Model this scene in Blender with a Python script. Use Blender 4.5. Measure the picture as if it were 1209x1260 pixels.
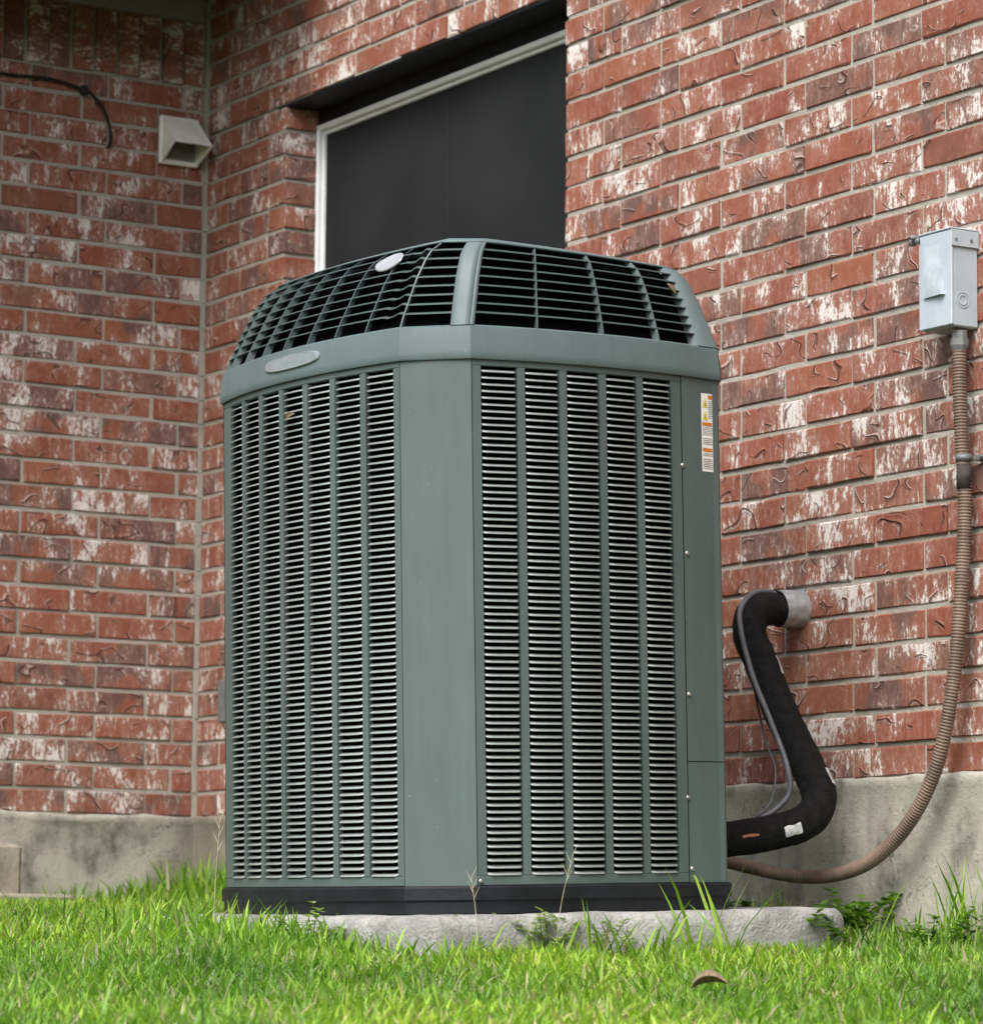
import bpy, math, random
import numpy as np
from mathutils import Vector, Matrix, Euler, noise as mnoise
random.seed(7); rng = np.random.default_rng(7)
R = math.radians
scn = bpy.context.scene
col = scn.collection
for o in list(bpy.data.objects): bpy.data.objects.remove(o)

# ------------------------------------------------------------------ camera
CAM = Vector((8.9366, -4.5851, -0.3539)); YAW, PITCH, ROLL = -1.01409, 0.12235, 0.00862
fw = Vector((math.sin(YAW)*math.cos(PITCH), math.cos(YAW)*math.cos(PITCH), math.sin(PITCH)))
rt = Vector((math.cos(YAW), -math.sin(YAW), 0)); up = rt.cross(fw)
rt2 = rt*math.cos(ROLL) + up*math.sin(ROLL); up2 = -rt*math.sin(ROLL) + up*math.cos(ROLL)
cd = bpy.data.cameras.new('camera'); cam = bpy.data.objects.new('camera', cd); col.objects.link(cam)
M = Matrix.Identity(4)
for i in range(3): M[i][0], M[i][1], M[i][2], M[i][3] = rt2[i], up2[i], -fw[i], CAM[i]
cam.matrix_world = M
cd.sensor_fit = 'HORIZONTAL'; cd.sensor_width = 36; cd.lens = 4358.17/1209*36
cd.clip_start = .05; cd.clip_end = 2000
cd.dof.use_dof = True; cd.dof.focus_distance = 6.75; cd.dof.aperture_fstop = 9.5
scn.camera = cam
scn.render.resolution_x, scn.render.resolution_y = 982, 1024

# ------------------------------------------------------------------ light
SUN = Vector((.37, -.55, .75)).normalized()
w = bpy.data.worlds.new('World'); scn.world = w; w.use_nodes = True
nt = w.node_tree; bg = nt.nodes['Background']
sky = nt.nodes.new('ShaderNodeTexSky'); sky.sky_type = 'NISHITA'; sky.sun_disc = False
sky.sun_elevation = math.asin(SUN.z); sky.sun_rotation = math.atan2(SUN.x, SUN.y)
sky.dust_density = 4.0; sky.air_density = 1.0; sky.ozone_density = 1.0
hs = nt.nodes.new('ShaderNodeHueSaturation'); hs.inputs['Saturation'].default_value = .52
nt.links.new(sky.outputs[0], hs.inputs['Color']); nt.links.new(hs.outputs[0], bg.inputs[0]); bg.inputs[1].default_value = .12
sd = bpy.data.lights.new('sun', 'SUN'); sd.energy = 1.5; sd.angle = R(38); sd.color = (1, .98, .94)
sun = bpy.data.objects.new('sun', sd); col.objects.link(sun)
sun.rotation_euler = (-SUN).to_track_quat('-Z', 'Y').to_euler(); sun.location = (3, -6, 8)
scn.view_settings.view_transform = 'Standard'; scn.view_settings.look = 'None'
scn.view_settings.exposure = 1.05; scn.view_settings.gamma = 1; scn.view_settings.use_curve_mapping = False

# ------------------------------------------------------------------ material helpers
class NT:
    def __init__(s, name):
        s.m = bpy.data.materials.new(name); s.m.use_nodes = True; s.t = s.m.node_tree
        s.b = s.t.nodes['Principled BSDF']; s.out = s.t.nodes['Material Output']
    def n(s, typ, **kw):
        nd = s.t.nodes.new('ShaderNode'+typ)
        for k, v in kw.items(): setattr(nd, k, v)
        return nd
    def put(s, sock, v):
        if hasattr(v, 'is_output'): s.t.links.new(v, sock)
        elif v is not None: sock.default_value = v
    def math(s, op, a, b=None, c=None, clamp=False):
        nd = s.n('Math', operation=op, use_clamp=clamp)
        for i, v in enumerate((a, b, c)): s.put(nd.inputs[i], v) if v is not None else None
        return nd.outputs[0]
    def noise(s, vec, scale, detail=2, rough=.5, w=None, dist=0):
        nd = s.n('TexNoise', noise_dimensions='4D' if w is not None else '3D')
        s.put(nd.inputs['Vector'], vec); nd.inputs['Scale'].default_value = scale
        nd.inputs['Detail'].default_value = detail; nd.inputs['Roughness'].default_value = rough
        nd.inputs['Distortion'].default_value = dist
        if w is not None: s.put(nd.inputs['W'], w)
        return nd.outputs[0]
    def smap(s, v, a, b, lo=0., hi=1.):
        nd = s.n('MapRange', interpolation_type='SMOOTHSTEP')
        s.put(nd.inputs[0], v); s.put(nd.inputs[1], a); s.put(nd.inputs[2], b); s.put(nd.inputs[3], lo); s.put(nd.inputs[4], hi)
        return nd.outputs[0]
    def mix(s, f, a, b, blend='MIX'):
        nd = s.n('Mix', data_type='RGBA', blend_type=blend)
        s.put(nd.inputs[0], f)
        for i, v in ((6, a), (7, b)):
            s.put(nd.inputs[i], (*v, 1) if isinstance(v, tuple) and len(v) == 3 else v)
        return nd.outputs[2]
    def ramp(s, f, stops, interp='LINEAR'):
        nd = s.n('ValToRGB'); cr = nd.color_ramp; cr.interpolation = interp
        while len(cr.elements) < len(stops): cr.elements.new(.5)
        for e, (p, c) in zip(cr.elements, stops): e.position = p; e.color = (*c, 1)
        s.put(nd.inputs[0], f); return nd.outputs[0]
    def scale(s, vec, xyz):
        nd = s.n('VectorMath', operation='MULTIPLY'); s.put(nd.inputs[0], vec); nd.inputs[1].default_value = xyz
        return nd.outputs[0]
    def bump(s, h, dist, strength=1.0, prev=None):
        nd = s.n('Bump'); nd.inputs['Distance'].default_value = dist; nd.inputs['Strength'].default_value = strength
        s.put(nd.inputs['Height'], h)
        if prev is not None: s.put(nd.inputs['Normal'], prev)
        return nd.outputs[0]
    def fin(s, color, rough=.8, normal=None, spec=.3, metal=0.):
        s.put(s.b.inputs['Base Color'], (*color, 1) if isinstance(color, tuple) else color)
        s.put(s.b.inputs['Roughness'], rough); s.b.inputs['Specular IOR Level'].default_value = spec
        s.b.inputs['Metallic'].default_value = metal
        if normal is not None: s.put(s.b.inputs['Normal'], normal)
        return s.m
    def tc(s, k='Object'): return s.n('TexCoord').outputs[k]
    def pos(s): return s.n('NewGeometry').outputs['Position']

def mat_brick():
    s = NT('fired_brick'); v = s.tc()
    rnd = s.math('ADD', s.n('ObjectInfo').outputs['Random'], s.n('Attribute', attribute_name='rnd').outputs['Fac'])
    W = s.math('MULTIPLY', rnd, 61.)
    r2 = s.math('FRACT', s.math('MULTIPLY', rnd, 17.31)); r3 = s.math('FRACT', s.math('MULTIPLY', rnd, 41.7))
    base = s.ramp(r2, [(0, (.190, .056, .036)), (.3, (.235, .074, .045)), (.6, (.210, .069, .046)), (.85, (.255, .090, .052)), (1, (.170, .062, .047))])
    mott = s.noise(v, 28, 4, .6, s.math('ADD', W, 3.))
    base = s.mix(s.smap(mott, .35, .7, 0., .45), base, (.28, .120, .082))
    # grey-purple flashing on some bricks
    dk = s.math('MULTIPLY', s.smap(s.noise(v, 8, 2, .5, s.math('ADD', W, 7.)), .44, .55), s.smap(r3, .52, .78))
    base = s.mix(s.math('MULTIPLY', dk, .8), base, (.105, .072, .066))
    # pale slurry: vertical smears, patches and flecks
    n1 = s.noise(s.scale(v, (1., 1., .26)), 46, 6, .72, W, .4)
    n2 = s.noise(v, 10, 2, .5, s.math('ADD', W, 11.))
    n3 = s.noise(s.scale(v, (1., 1., .6)), 120, 4, .7, s.math('ADD', W, 19.))
    amt = s.math('ADD', s.math('MULTIPLY', n1, .62), s.math('MULTIPLY', n2, .62))
    amt = s.math('ADD', amt, s.math('MULTIPLY', s.math('SUBTRACT', n3, .5), .58))
    amt = s.math('ADD', amt, s.math('MULTIPLY', s.math('SUBTRACT', s.math('FRACT', s.math('MULTIPLY', rnd, 7.77)), .5), .11))
    wh = s.smap(amt, .668, .77)
    thin = s.smap(amt, .50, .74, 0., .50)
    base = s.mix(thin, base, (.38, .235, .195))
    c = s.mix(s.math('MULTIPLY', wh, .92), base, (.66, .62, .59))
    # moulded creases; groove dirt and shadow painted dark, lit ridge painted pale
    n4 = s.noise(s.scale(v, (1., 1., 1.5)), 9.5, .5, .4, s.math('ADD', W, 31.), .7)
    d = s.math('SUBTRACT', n4, .5); ad = s.math('ABSOLUTE', d)
    mask = s.smap(s.noise(v, 15, 1, .5, s.math('ADD', W, 43.)), .52, .565)
    lip = s.math('MULTIPLY', s.smap(ad, .0, .042, 1., 0.), mask)
    groove = s.math('MULTIPLY', s.smap(ad, .005, .020, 1., 0.), mask)
    c = s.mix(s.math('MULTIPLY', groove, .62), c, (.06, .034, .03))
    edge = s.math('MULTIPLY', s.smap(s.math('ABSOLUTE', s.math('ADD', d, .026)), 0., .010, 1., 0.), mask)
    c = s.mix(s.math('MULTIPLY', edge, .60), c, (.55, .46, .42))
    h = s.math('ADD', s.math('MULTIPLY', groove, -1.0), s.math('MULTIPLY', lip, .5))
    h = s.math('ADD', h, s.math('MULTIPLY', wh, .14))
    nb = s.bump(h, .0045, 1.)
    nb = s.bump(s.noise(v, 130, 5, .65, W), .0016, .8, nb)
    return s.fin(c, .9, nb, .18)
def mat_mortar():
    s = NT('mortar'); v = s.pos()
    c = s.mix(s.noise(v, 9, 4, .6), (.30, .275, .235), (.44, .41, .36))
    c = s.mix(s.smap(s.noise(v, 3, 3, .6), .5, .75), c, (.27, .25, .22))
    nb = s.bump(s.noise(v, 160, 4, .6), .003)
    nb = s.bump(s.noise(v, 26, 2, .5), .006, .8, nb)
    return s.fin(c, .95, nb, .1)
def mat_foundation():
    s = NT('foundation_concrete'); v = s.pos()
    a = s.noise(s.scale(v, (1, 1, .8)), 6.5, 5, .62)
    c = s.ramp(a, [(.30, (.085, .078, .062)), (.39, (.23, .218, .186)), (.48, (.37, .352, .30)), (.66, (.46, .44, .38))])
    st = s.noise(s.scale(v, (1, 1, .16)), 9, 4, .65)
    c = s.mix(s.smap(st, .56, .76, 0., .5), c, (.115, .098, .075))
    # brown run-off stain in the corner of the two walls
    sx = s.n('SeparateXYZ'); s.put(sx.inputs[0], v)
    dd = s.math('ADD', s.math('ABSOLUTE', s.math('SUBTRACT', sx.outputs[0], .10)), s.math('MULTIPLY', s.math('ABSOLUTE', sx.outputs[1]), 1.1))
    k = s.math('ADD', s.smap(dd, .02, .34, 1., 0.), s.math('MULTIPLY', s.math('SUBTRACT', s.noise(s.scale(v, (1, 1, .4)), 14, 4, .6), .5), 1.2), None, True)
    c = s.mix(s.math('MULTIPLY', k, .6), c, (.062, .043, .026))
    # fine cracks
    ck = s.math('ABSOLUTE', s.math('SUBTRACT', s.noise(v, 5, 5, .6, None, .6), .5))
    cm = s.smap(s.noise(v, 3.1, 2, .5), .55, .62)
    crack = s.math('MULTIPLY', s.smap(ck, 0., .006, 1., 0.), cm)
    c = s.mix(s.math('MULTIPLY', crack, .7), c, (.03, .027, .022))
    pit = s.smap(s.noise(v, 120, 2, .5), .68, .74)
    c = s.mix(s.math('MULTIPLY', pit, .35), c, (.07, .065, .055))
    nb = s.bump(s.noise(v, 90, 5, .7), .0035, .9)
    nb = s.bump(s.math('MULTIPLY', pit, -1.), .002, 1., nb)
    return s.fin(c, .92, nb, .15)
def mat_concrete(name, lo, hi, grain=60, bd=.004):
    s = NT(name); v = s.pos()
    c = s.mix(s.smap(s.noise(v, 12, 5, .65), .3, .7), lo, hi)
    c = s.mix(s.smap(s.noise(v, 140, 3, .6), .6, .72, 0., .5), c, tuple(x*.35 for x in lo))
    nb = s.bump(s.noise(v, grain, 6, .7), bd)
    return s.fin(c, .93, nb, .15)
def mat_paint(name, c0, rough=.42, var=.16, spec=.42, dirt=(.085, .08, .066), dirt_amt=.26):
    s = NT(name); v = s.tc()
    c = s.mix(s.smap(s.noise(s.scale(v, (1, 1, .25)), 6, 4, .6), .3, .72), tuple(x*(1-var) for x in c0), tuple(x*(1+var*.6) for x in c0))
    c = s.mix(s.smap(s.noise(s.scale(v, (1, 1, .5)), 21, 5, .7), .55, .78, 0., dirt_amt), c, dirt)
    stk_ = s.math('MULTIPLY', s.smap(s.noise(s.scale(v, (1, 1, .035)), 55, 3, .6), .52, .72), s.smap(s.noise(s.scale(v, (1, 1, .4)), 5, 3, .6), .42, .66))
    c = s.mix(s.math('MULTIPLY', stk_, dirt_amt*1.1), c, tuple(x*1.55 for x in c0))
    sp = s.smap(s.noise(v, 170, 1, .5), .80, .82, 0., .4)
    c = s.mix(sp, c, (.45, .47, .45))
    rg = s.smap(s.noise(v, 9, 4, .6), .3, .7, rough-.06, rough+.12)
    nb = s.bump(s.noise(v, 5, 2, .5), .004, .35)
    nb = s.bump(s.noise(v, 300, 2, .5), .0004, .5, nb)
    return s.fin(c, rg, nb, spec)
def mat_plain(name, c0, rough=.6, spec=.3, metal=0., sc=30, var=.25, bd=0.0015):
    s = NT(name); v = s.tc()
    c = s.mix(s.smap(s.noise(v, sc, 4, .6), .3, .7), tuple(x*(1-var) for x in c0), tuple(min(1, x*(1+var)) for x in c0))
    nb = s.bump(s.noise(v, sc*5, 4, .6), bd) if bd else None
    return s.fin(c, rough, nb, spec, metal)
def mat_leafy(name):
    s = NT(name); a = s.n('Attribute', attribute_name='col').outputs['Color']
    tr = s.n('BsdfTranslucent'); s.put(tr.inputs[0], s.mix(1., a, (1.0, 1.25, .45), 'MULTIPLY'))
    m = s.n('MixShader'); m.inputs[0].default_value = .45
    s.fin(a, .5, None, .3)
    s.t.links.new(s.b.outputs[0], m.inputs[1]); s.t.links.new(tr.outputs[0], m.inputs[2]); s.t.links.new(m.outputs[0], s.out.inputs[0])
    return s.m
def mat_ground():
    s = NT('soil_and_turf'); v = s.pos()
    c = s.mix(s.smap(s.noise(v, 14, 5, .65), .35, .65), (.045, .060, .018), (.075, .11, .025))
    c = s.mix(s.smap(s.noise(v, 40, 4, .6), .55, .7, 0., .7), c, (.10, .082, .045))
    return s.fin(c, .95, s.bump(s.noise(v, 60, 5, .7), .02), .1)
def mat_screen():
    s = NT('solar_screen'); v = s.tc()
    c = s.mix(s.smap(s.noise(v, 3, 3, .5), .3, .7), (.013, .0145, .016), (.022, .0235, .026))
    wv = s.noise(s.scale(v, (900, 1, 60)), 1, 1)
    c = s.mix(s.smap(wv, .4, .7, 0., .25), c, (.032, .033, .035))
    return s.fin(c, .75, s.bump(s.noise(v, 700, 1), .0006), .15)
def mat_foam():
    s = NT('foam_pipe_insulation'); v = s.tc()
    c = s.mix(s.smap(s.noise(v, 60, 4, .6), .4, .7), (.0035, .0035, .0035), (.010, .010, .010))
    vo = s.n('TexVoronoi', feature='DISTANCE_TO_EDGE'); s.put(vo.inputs['Vector'], s.scale(v, (1, 1, .6))); vo.inputs['Scale'].default_value = 170
    ck = s.smap(vo.outputs['Distance'], .0, .07, 0., 1.)
    nb = s.bump(ck, .0016, .7); nb = s.bump(s.noise(v, 55, 6, .72), .009, 1., nb)
    return s.fin(c, .7, nb, .2)
MB_ = dict(brick=mat_brick(), mortar=mat_mortar(), found=mat_foundation(),
    pad=mat_concrete('pad_concrete', (.33, .325, .31), (.60, .59, .57), 85, .016),
    step=mat_concrete('step_concrete', (.20, .18, .145), (.33, .305, .25), 60, .004),
    paint=mat_paint('green_grey_paint', (.084, .115, .113)),
    slat=mat_paint('louver_paint_lit', (.26, .29, .283), .28, .18, .7, dirt_amt=.12),  # same paint as the panel; dust and sky sheen put into a paler colour
    cap=mat_paint('cap_plastic', (.108, .148, .150), .52, .10, .40, dirt_amt=.15),
    grille=mat_paint('grille_plastic', (.085, .118, .119), .42, .1, .42, dirt_amt=.15),
    dark=mat_plain('coil_dark', (.0035, .004, .004), .9, .05, 0, 40, .5, 0),
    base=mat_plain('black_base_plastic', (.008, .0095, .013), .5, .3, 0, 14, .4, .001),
    badge=mat_plain('silver_badge', (.42, .43, .45), .32, .5, .35, 40, .08, 0),
    screw=mat_plain('zinc_screw', (.40, .40, .39), .35, .5, .8, 60, .2, 0),
    boxg=mat_plain('grey_box_paint', (.40, .455, .50), .42, .4, 0, 9, .08, .0006),
    steel=mat_plain('galvanised_steel', (.42, .45, .47), .42, .5, .6, 55, .25, .001),
    conduit=mat_plain('brown_conduit', (.165, .115, .088), .55, .35, 0, 16, .25, .0006),
    fit=mat_plain('conduit_fitting', (.16, .165, .165), .5, .4, .2, 40, .2, .0006),
    label=mat_plain('faded_white_label', (.44, .50, .54), .22, .4, 0, 30, .12, 0),
    sleeve=mat_plain('dark_tape_wrap', (.05, .042, .038), .7, .2, 0, 60, .3, .0008),
    plate=mat_plain('dull_nameplate', (.24, .27, .275), .35, .45, .2, 40, .1, 0),
    foam=mat_foam(), copper=mat_plain('copper_pipe', (.30, .115, .07), .5, .5, .5, 60, .3, .0005),
    tape=mat_plain('torn_silver_tape', (.55, .56, .57), .45, .5, .3, 70, .3, .002),
    wire=mat_plain('grey_cable', (.10, .10, .115), .5, .4, 0, 30, .2, 0),
    blackw=mat_plain('black_cable', (.008, .008, .009), .5, .3, 0, 30, .2, 0),
    vinyl=mat_plain('white_vinyl', (.80, .82, .83), .42, .4, 0, 10, .07, .0005),
    hood=mat_plain('aged_white_plastic', (.80, .795, .76), .5, .35, 0, 10, .10, .0006),
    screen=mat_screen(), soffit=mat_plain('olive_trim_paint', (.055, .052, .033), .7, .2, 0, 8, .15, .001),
    roof=mat_plain('roof_shingle', (.06, .055, .05), .9, .2, 0, 20, .4, .004),
    glass=mat_plain('dark_glass', (.01, .011, .012), .08, .6, 0, 5, .1, 0),
    leafy=mat_leafy('leaf_blade'), ground=mat_ground(), paper=mat_plain('sticker_paper', (.80, .79, .77), .45, .4, 0, 60, .06, 0),
    orange=mat_plain('orange_print', (.62, .20, .025), .5, .3, 0, 60, .1, 0), yellow=mat_plain('yellow_print', (.66, .55, .04), .5, .3, 0, 60, .1, 0),
    ink=mat_plain('grey_ink', (.24, .24, .24), .6, .2, 0, 60, .2, 0), straw=mat_plain('dry_straw', (.42, .38, .27), .7, .2, 0, 90, .2, 0), deadleaf=mat_plain('dead_leaf', (.20, .145, .09), .7, .2, 0, 90, .35, .002))

# ------------------------------------------------------------------ mesh helpers
class MB:
    def __init__(s): s.v = []; s.f = []
    def add(s, vs, fs):
        n = len(s.v); s.v += [tuple(p) for p in vs]; s.f += [tuple(i+n for i in f) for f in fs]
    def box(s, a, b):
        (x0, y0, z0), (x1, y1, z1) = a, b
        s.add([(x0, y0, z0), (x1, y0, z0), (x1, y1, z0), (x0, y1, z0), (x0, y0, z1), (x1, y0, z1), (x1, y1, z1), (x0, y1, z1)],
              [(0, 3, 2, 1), (4, 5, 6, 7), (0, 1, 5, 4), (1, 2, 6, 5), (2, 3, 7, 6), (3, 0, 4, 7)])
    def bbox(s, a, b, c=.004):  # box with chamfered edges
        (x0, y0, z0), (x1, y1, z1) = a, b; vs = []
        for z, ins in ((z0, c), (z0+c, 0), (z1-c, 0), (z1, c)):
            for k, (x, y, dx, dy) in enumerate(((x0, y0, 1, 1), (x1, y0, -1, 1), (x1, y1, -1, -1), (x0, y1, 1, -1))):
                p = [(x+dx*(ins+c), y+dy*ins), (x+dx*ins, y+dy*(ins+c))]
                if k % 2 == 0: p.reverse()
                vs += [(q[0], q[1], z) for q in p]
        fs = [tuple(range(7, -1, -1)), tuple(range(24, 32))]
        for l in range(3):
            for k in range(8): fs.append((l*8+k, l*8+(k+1) % 8, (l+1)*8+(k+1) % 8, (l+1)*8+k))
        s.add(vs, fs)
    def grid(s, rows, closed=False):
        n = len(rows[0]); vs = [p for r in rows for p in r]; fs = []
        for i in range(len(rows)-1):
            for j in range(n if closed else n-1):
                fs.append((i*n+j, i*n+(j+1) % n, (i+1)*n+(j+1) % n, (i+1)*n+j))
        s.add(vs, fs)
    def tube(s, path, rad, seg=10, cap=True):
        path = [Vector(p) for p in path]; rows = []; prev = None
        for i, p in enumerate(path):
            t = (path[min(i+1, len(path)-1)]-path[max(i-1, 0)]).normalized()
            if prev is None:
                a = Vector((0, 0, 1)) if abs(t.z) < .9 else Vector((1, 0, 0)); nrm = t.cross(a).normalized()
            else: nrm = (prev-t*prev.dot(t)).normalized()
            prev = nrm; b = t.cross(nrm); r = rad[i] if hasattr(rad, '__len__') else rad
            rows.append([tuple(p+(nrm*math.cos(2*math.pi*k/seg)+b*math.sin(2*math.pi*k/seg))*r) for k in range(seg)])
        n0 = len(s.v); s.grid(rows, True)
        if cap:
            s.f.append(tuple(n0+k for k in range(seg-1, -1, -1))); e = n0+(len(rows)-1)*seg
            s.f.append(tuple(e+k for k in range(seg)))
    def mesh(s, name, mat, smooth=False):
        me = bpy.data.meshes.new(name); me.from_pydata(s.v, [], s.f); me.materials.append(mat)
        if smooth: me.polygons.foreach_set('use_smooth', [True]*len(me.polygons))
        me.update(); return me
    def build(s, name, mat, parent=None, smooth=False):
        return link(name, s.mesh(name, mat, smooth), parent)
def link(name, me, parent=None):
    o = bpy.data.objects.new(name, me); col.objects.link(o)
    if parent is not None: o.parent = parent
    return o
def empty(name, loc=(0, 0, 0)):
    o = link(name, None); o.location = loc; o.empty_display_size = .1; return o
def tag(o, label=None, cat=None, group=None, kind=None):
    for k, v in (('label', label), ('category', cat), ('group', group), ('kind', kind)):
        if v: o[k] = v
    return o
def smooth_path(pts, n=10):
    pts = [Vector(p) for p in pts]; out = []
    P = [pts[0]*2-pts[1]]+pts+[pts[-1]*2-pts[-2]]
    for i in range(1, len(P)-2):
        for k in range(n):
            t = k/n; a, b, c, d = P[i-1], P[i], P[i+1], P[i+2]
            out.append(.5*((2*b)+(c-a)*t+(2*a-5*b+4*c-d)*t*t+(3*b-a-3*c+d)*t**3))
    out.append(pts[-1]); return out
def to_px(p):   # where a world point falls, only used to choose which bricks count as the largest
    d = Vector(p)-CAM; z = d.dot(fw)
    return 604.5+4358.17*d.dot(rt2)/z, 630-4358.17*d.dot(up2)/z

# ------------------------------------------------------------------ ground
GE = [(-30, -.24), (0, -.262), (1.2, -.272), (2.3, -.296), (2.9, -.330), (3.45, -.380), (4.0, -.420), (4.8, -.474), (6.0, -.535), (7.5, -.58), (9, -.60), (400, -.62)]
GX, GZ = [a for a, _ in GE], [b for _, b in GE]
def ground_z(x, y):
    e = .848*x-.53*y
    return np.interp(e, GX, GZ)+.006*np.sin(5.1*x+1.7*y)+.005*np.sin(3.3*y-2.4*x+1)
xs = np.concatenate([[-300, -60, -15, -4], np.arange(-1, 9.01, .16), [10, 14, 30, 90, 300]])
ys = np.concatenate([[-300, -80, -25, -10], np.arange(-6.4, 1.01, .16), [3, 12, 60, 300]])
g = MB(); g.grid([[(x, y, float(ground_z(x, y))) for x in xs] for y in ys])
tag(g.build('ground', MB_['ground'], None, True), kind='structure')

# ------------------------------------------------------------------ house
S = .07; LEN = 3.4282*S
BL, BH, BD = LEN-.0095, S-.0105, .095
house = tag(empty('brick_house', (0, 0, ground_z(0, 0))), 'red brick house corner with pale mortar, dark screened window and concrete foundation', 'house')
HZ = house.location.z
def hpart(o): o.location.z -= HZ if o.parent is house else 0; return o
X0W, X1W = 6.78*S, 27.02*S          # window opening
ZW0, ZW1 = 11*S, 28*S
wallR = MB(); MY = .0045; TH = .22; XR = 5.6; ZR = 38*S
wallR.box((-.25, MY, -.0), (X0W-.007, MY+TH, ZW1)); wallR.box((X1W+.007, MY, 0), (XR, MY+TH, ZW1))
wallR.box((-.25, MY, ZW1+.004), (XR, MY+TH, ZR)); wallR.box((X0W, MY, 0), (X1W, MY+TH, ZW0-.012))
wr = hpart(wallR.build('wall', MB_['mortar'], house)); wr['label'] = 'brick wall holding the window and the grey electrical box'
wallL = MB(); YL = -2.6; ZL = 2.36
wallL.box((-TH-MY, YL, 0), (-MY, -.0, ZL))
for c in range(34):
    wallL.box((-.012, -.0088-random.random()*.003, c*S+.001), (.004+random.random()*.005, .010, c*S+S-random.random()*.0015))
wl = hpart(wallL.build('wall', MB_['mortar'], house)); wl['label'] = 'shaded brick wall with white vent hood under the eave'
wl.rotation_euler.z = 0

def brick_mesh(seed):   # unit stretcher: x -.5...5 of BL, front at y=0 (faces -y), z -.5...5 of BH
    r = random.Random(seed); cx = [0, .010, .35, .65, .990, 1]; cz = [0, .045, .955, 1]; m = MB(); V = []
    tilt = r.uniform(-.0015, .0015); bow = r.uniform(-.001, .001)
    for j, b in enumerate(cz):
        for i, a in enumerate(cx):
            eg = i in (0, 5) or j in (0, 3)
            x = (a-.5)*BL; z = (b-.5)*BH; y = r.uniform(-.0012, .0008)+tilt*(b-.5)
            if eg:
                y = .0020+r.uniform(-.0008, .0014)
                x += r.uniform(-.0013, .0013); z += r.uniform(-.0014, .0014)+bow
            V.append((x, y, z))
    n = len(V); ring = [0, 1, 2, 3, 4, 5, 11, 17, 23, 22, 21, 20, 19, 18, 12, 6]
    V += [(V[k][0], BD, V[k][2]) for k in ring]
    F = [(j*6+i, j*6+i+1, (j+1)*6+i+1, (j+1)*6+i) for j in range(3) for i in range(5)]
    for k in range(16): F.append((ring[(k+1) % 16], ring[k], n+k, n+(k+1) % 16))
    F.append(tuple(n+k for k in range(16)))
    return V, F
BRK = [brick_mesh(i) for i in range(14)]
BME = []
for V, F in BRK:
    m = MB(); m.add(V, F); BME.append(m.mesh('brick', MB_['brick'], False))
    BME[-1].polygons.foreach_set('use_smooth', [False for k in range(len(BME[-1].polygons))])
# brick records: (wall, matrix in house space (z absolute), scale)
AC_POLY = [(280, 500), (290, 440), (316, 378), (356, 347), (468, 313), (560, 293), (600, 293), (815, 330), (860, 390), (889, 450), (892, 1125), (285, 1125)]
def in_poly(p, poly):
    x, y = p; c = False
    for i in range(len(poly)):
        (x1, y1), (x2, y2) = poly[i], poly[i-1]
        if (y1 > y) != (y2 > y) and x < (x2-x1)*(y-y1)/(y2-y1)+x1: c = not c
    return c
recs = []
def rec(wall, loc, rot, sx=1., sz=1.):
    mt = Matrix.Translation(loc) @ Euler(rot).to_matrix().to_4x4() @ Matrix.Diagonal((sx, 1, sz, 1))
    hit = 0; N = 0
    for a in (-.45, -.15, .15, .45):
        for b in (-.4, 0, .4):
            N += 1; q = mt @ Vector((a*BL, 0, b*BH)); px = to_px(q)
            if 0 < px[0] < 1209 and 0 < px[1] < 1260 and not in_poly(px, AC_POLY): hit += 1
    c = [to_px(mt @ Vector((a*BL, 0, b*BH))) for a, b in ((-.5, -.5), (.5, -.5), (.5, .5), (-.5, .5))]
    ar = abs(sum(c[i-1][0]*c[i][1]-c[i][0]*c[i-1][1] for i in range(4)))/2
    recs.append((ar*hit/N, wall, mt))
def run(wall, course, u0, u1, phase, joint=.0095):
    """one course of stretchers between u0 and u1, joints at phase + k*LEN"""
    z = course*S+S*.5; k = math.floor((u0-phase)/LEN)
    cuts = [u0]
    while phase+(k+1)*LEN < u1-.03:
        k += 1
        if phase+k*LEN > u0+.03: cuts.append(phase+k*LEN)
    cuts.append(u1)
    for a, b in zip(cuts, cuts[1:]):
        L = b-a-joint; c = (a+b)/2+random.gauss(0, .001); dy = random.gauss(0, .0014); dz = random.gauss(0, .0009); rz = random.gauss(0, .004)
        if wall == 'R': rec('R', (c, dy, z+dz), (0, random.gauss(0, .004), rz), L/BL)
        else: rec('L', (-dy, c, z+dz), (0, random.gauss(0, .004), math.pi/2+rz), L/BL)
pA, pB = 30.4458*S, 29.3516*S
for c in range(38):
    ph = pA if c % 2 else pB
    if 11 <= c < 28:
        alt = c % 2
        hw = .098
        run('R', c, .005, X0W-(hw if alt else 0)+.004, ph)
        run('R', c, X1W+(hw if alt else 0)-.004, XR, ph)
        for xe, sg in ((X0W, 1), (X1W, -1)):
            yd = .098
            if alt:     # a brick turned into the reveal: header on the face, stretcher on the jamb
                cy0 = (yd+.09)/2
                if sg > 0: mtx = ((xe, cy0, c*S+S/2), (0, 0, math.pi/2))
                else: mtx = ((xe, cy0, c*S+S/2), (0, 0, -math.pi/2))
                rec('R', *mtx, (yd+.085)/BL)
            else:       # closer strip behind the header end
                cy0 = BD+.010+.05
                rec('R', (xe, cy0, c*S+S/2), (0, 0, math.pi/2*sg), .098/BL)
    else: run('R', c, .005, XR, ph)
for k in range(int((X1W-X0W)/.068)+1):   # rowlock sill under the window
    x = X0W+.034+k*.068
    if x < X1W-.02: rec('R', (x, -.018, ZW0-.045), (R(90-12), 0, 0), .059/BL, .13/BH) if False else None
lA, lB = -5.6973*S, -4.5088*S
for c in range(30): run('L', c, YL, -.008, lA if c % 2 == 0 else lB)
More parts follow.
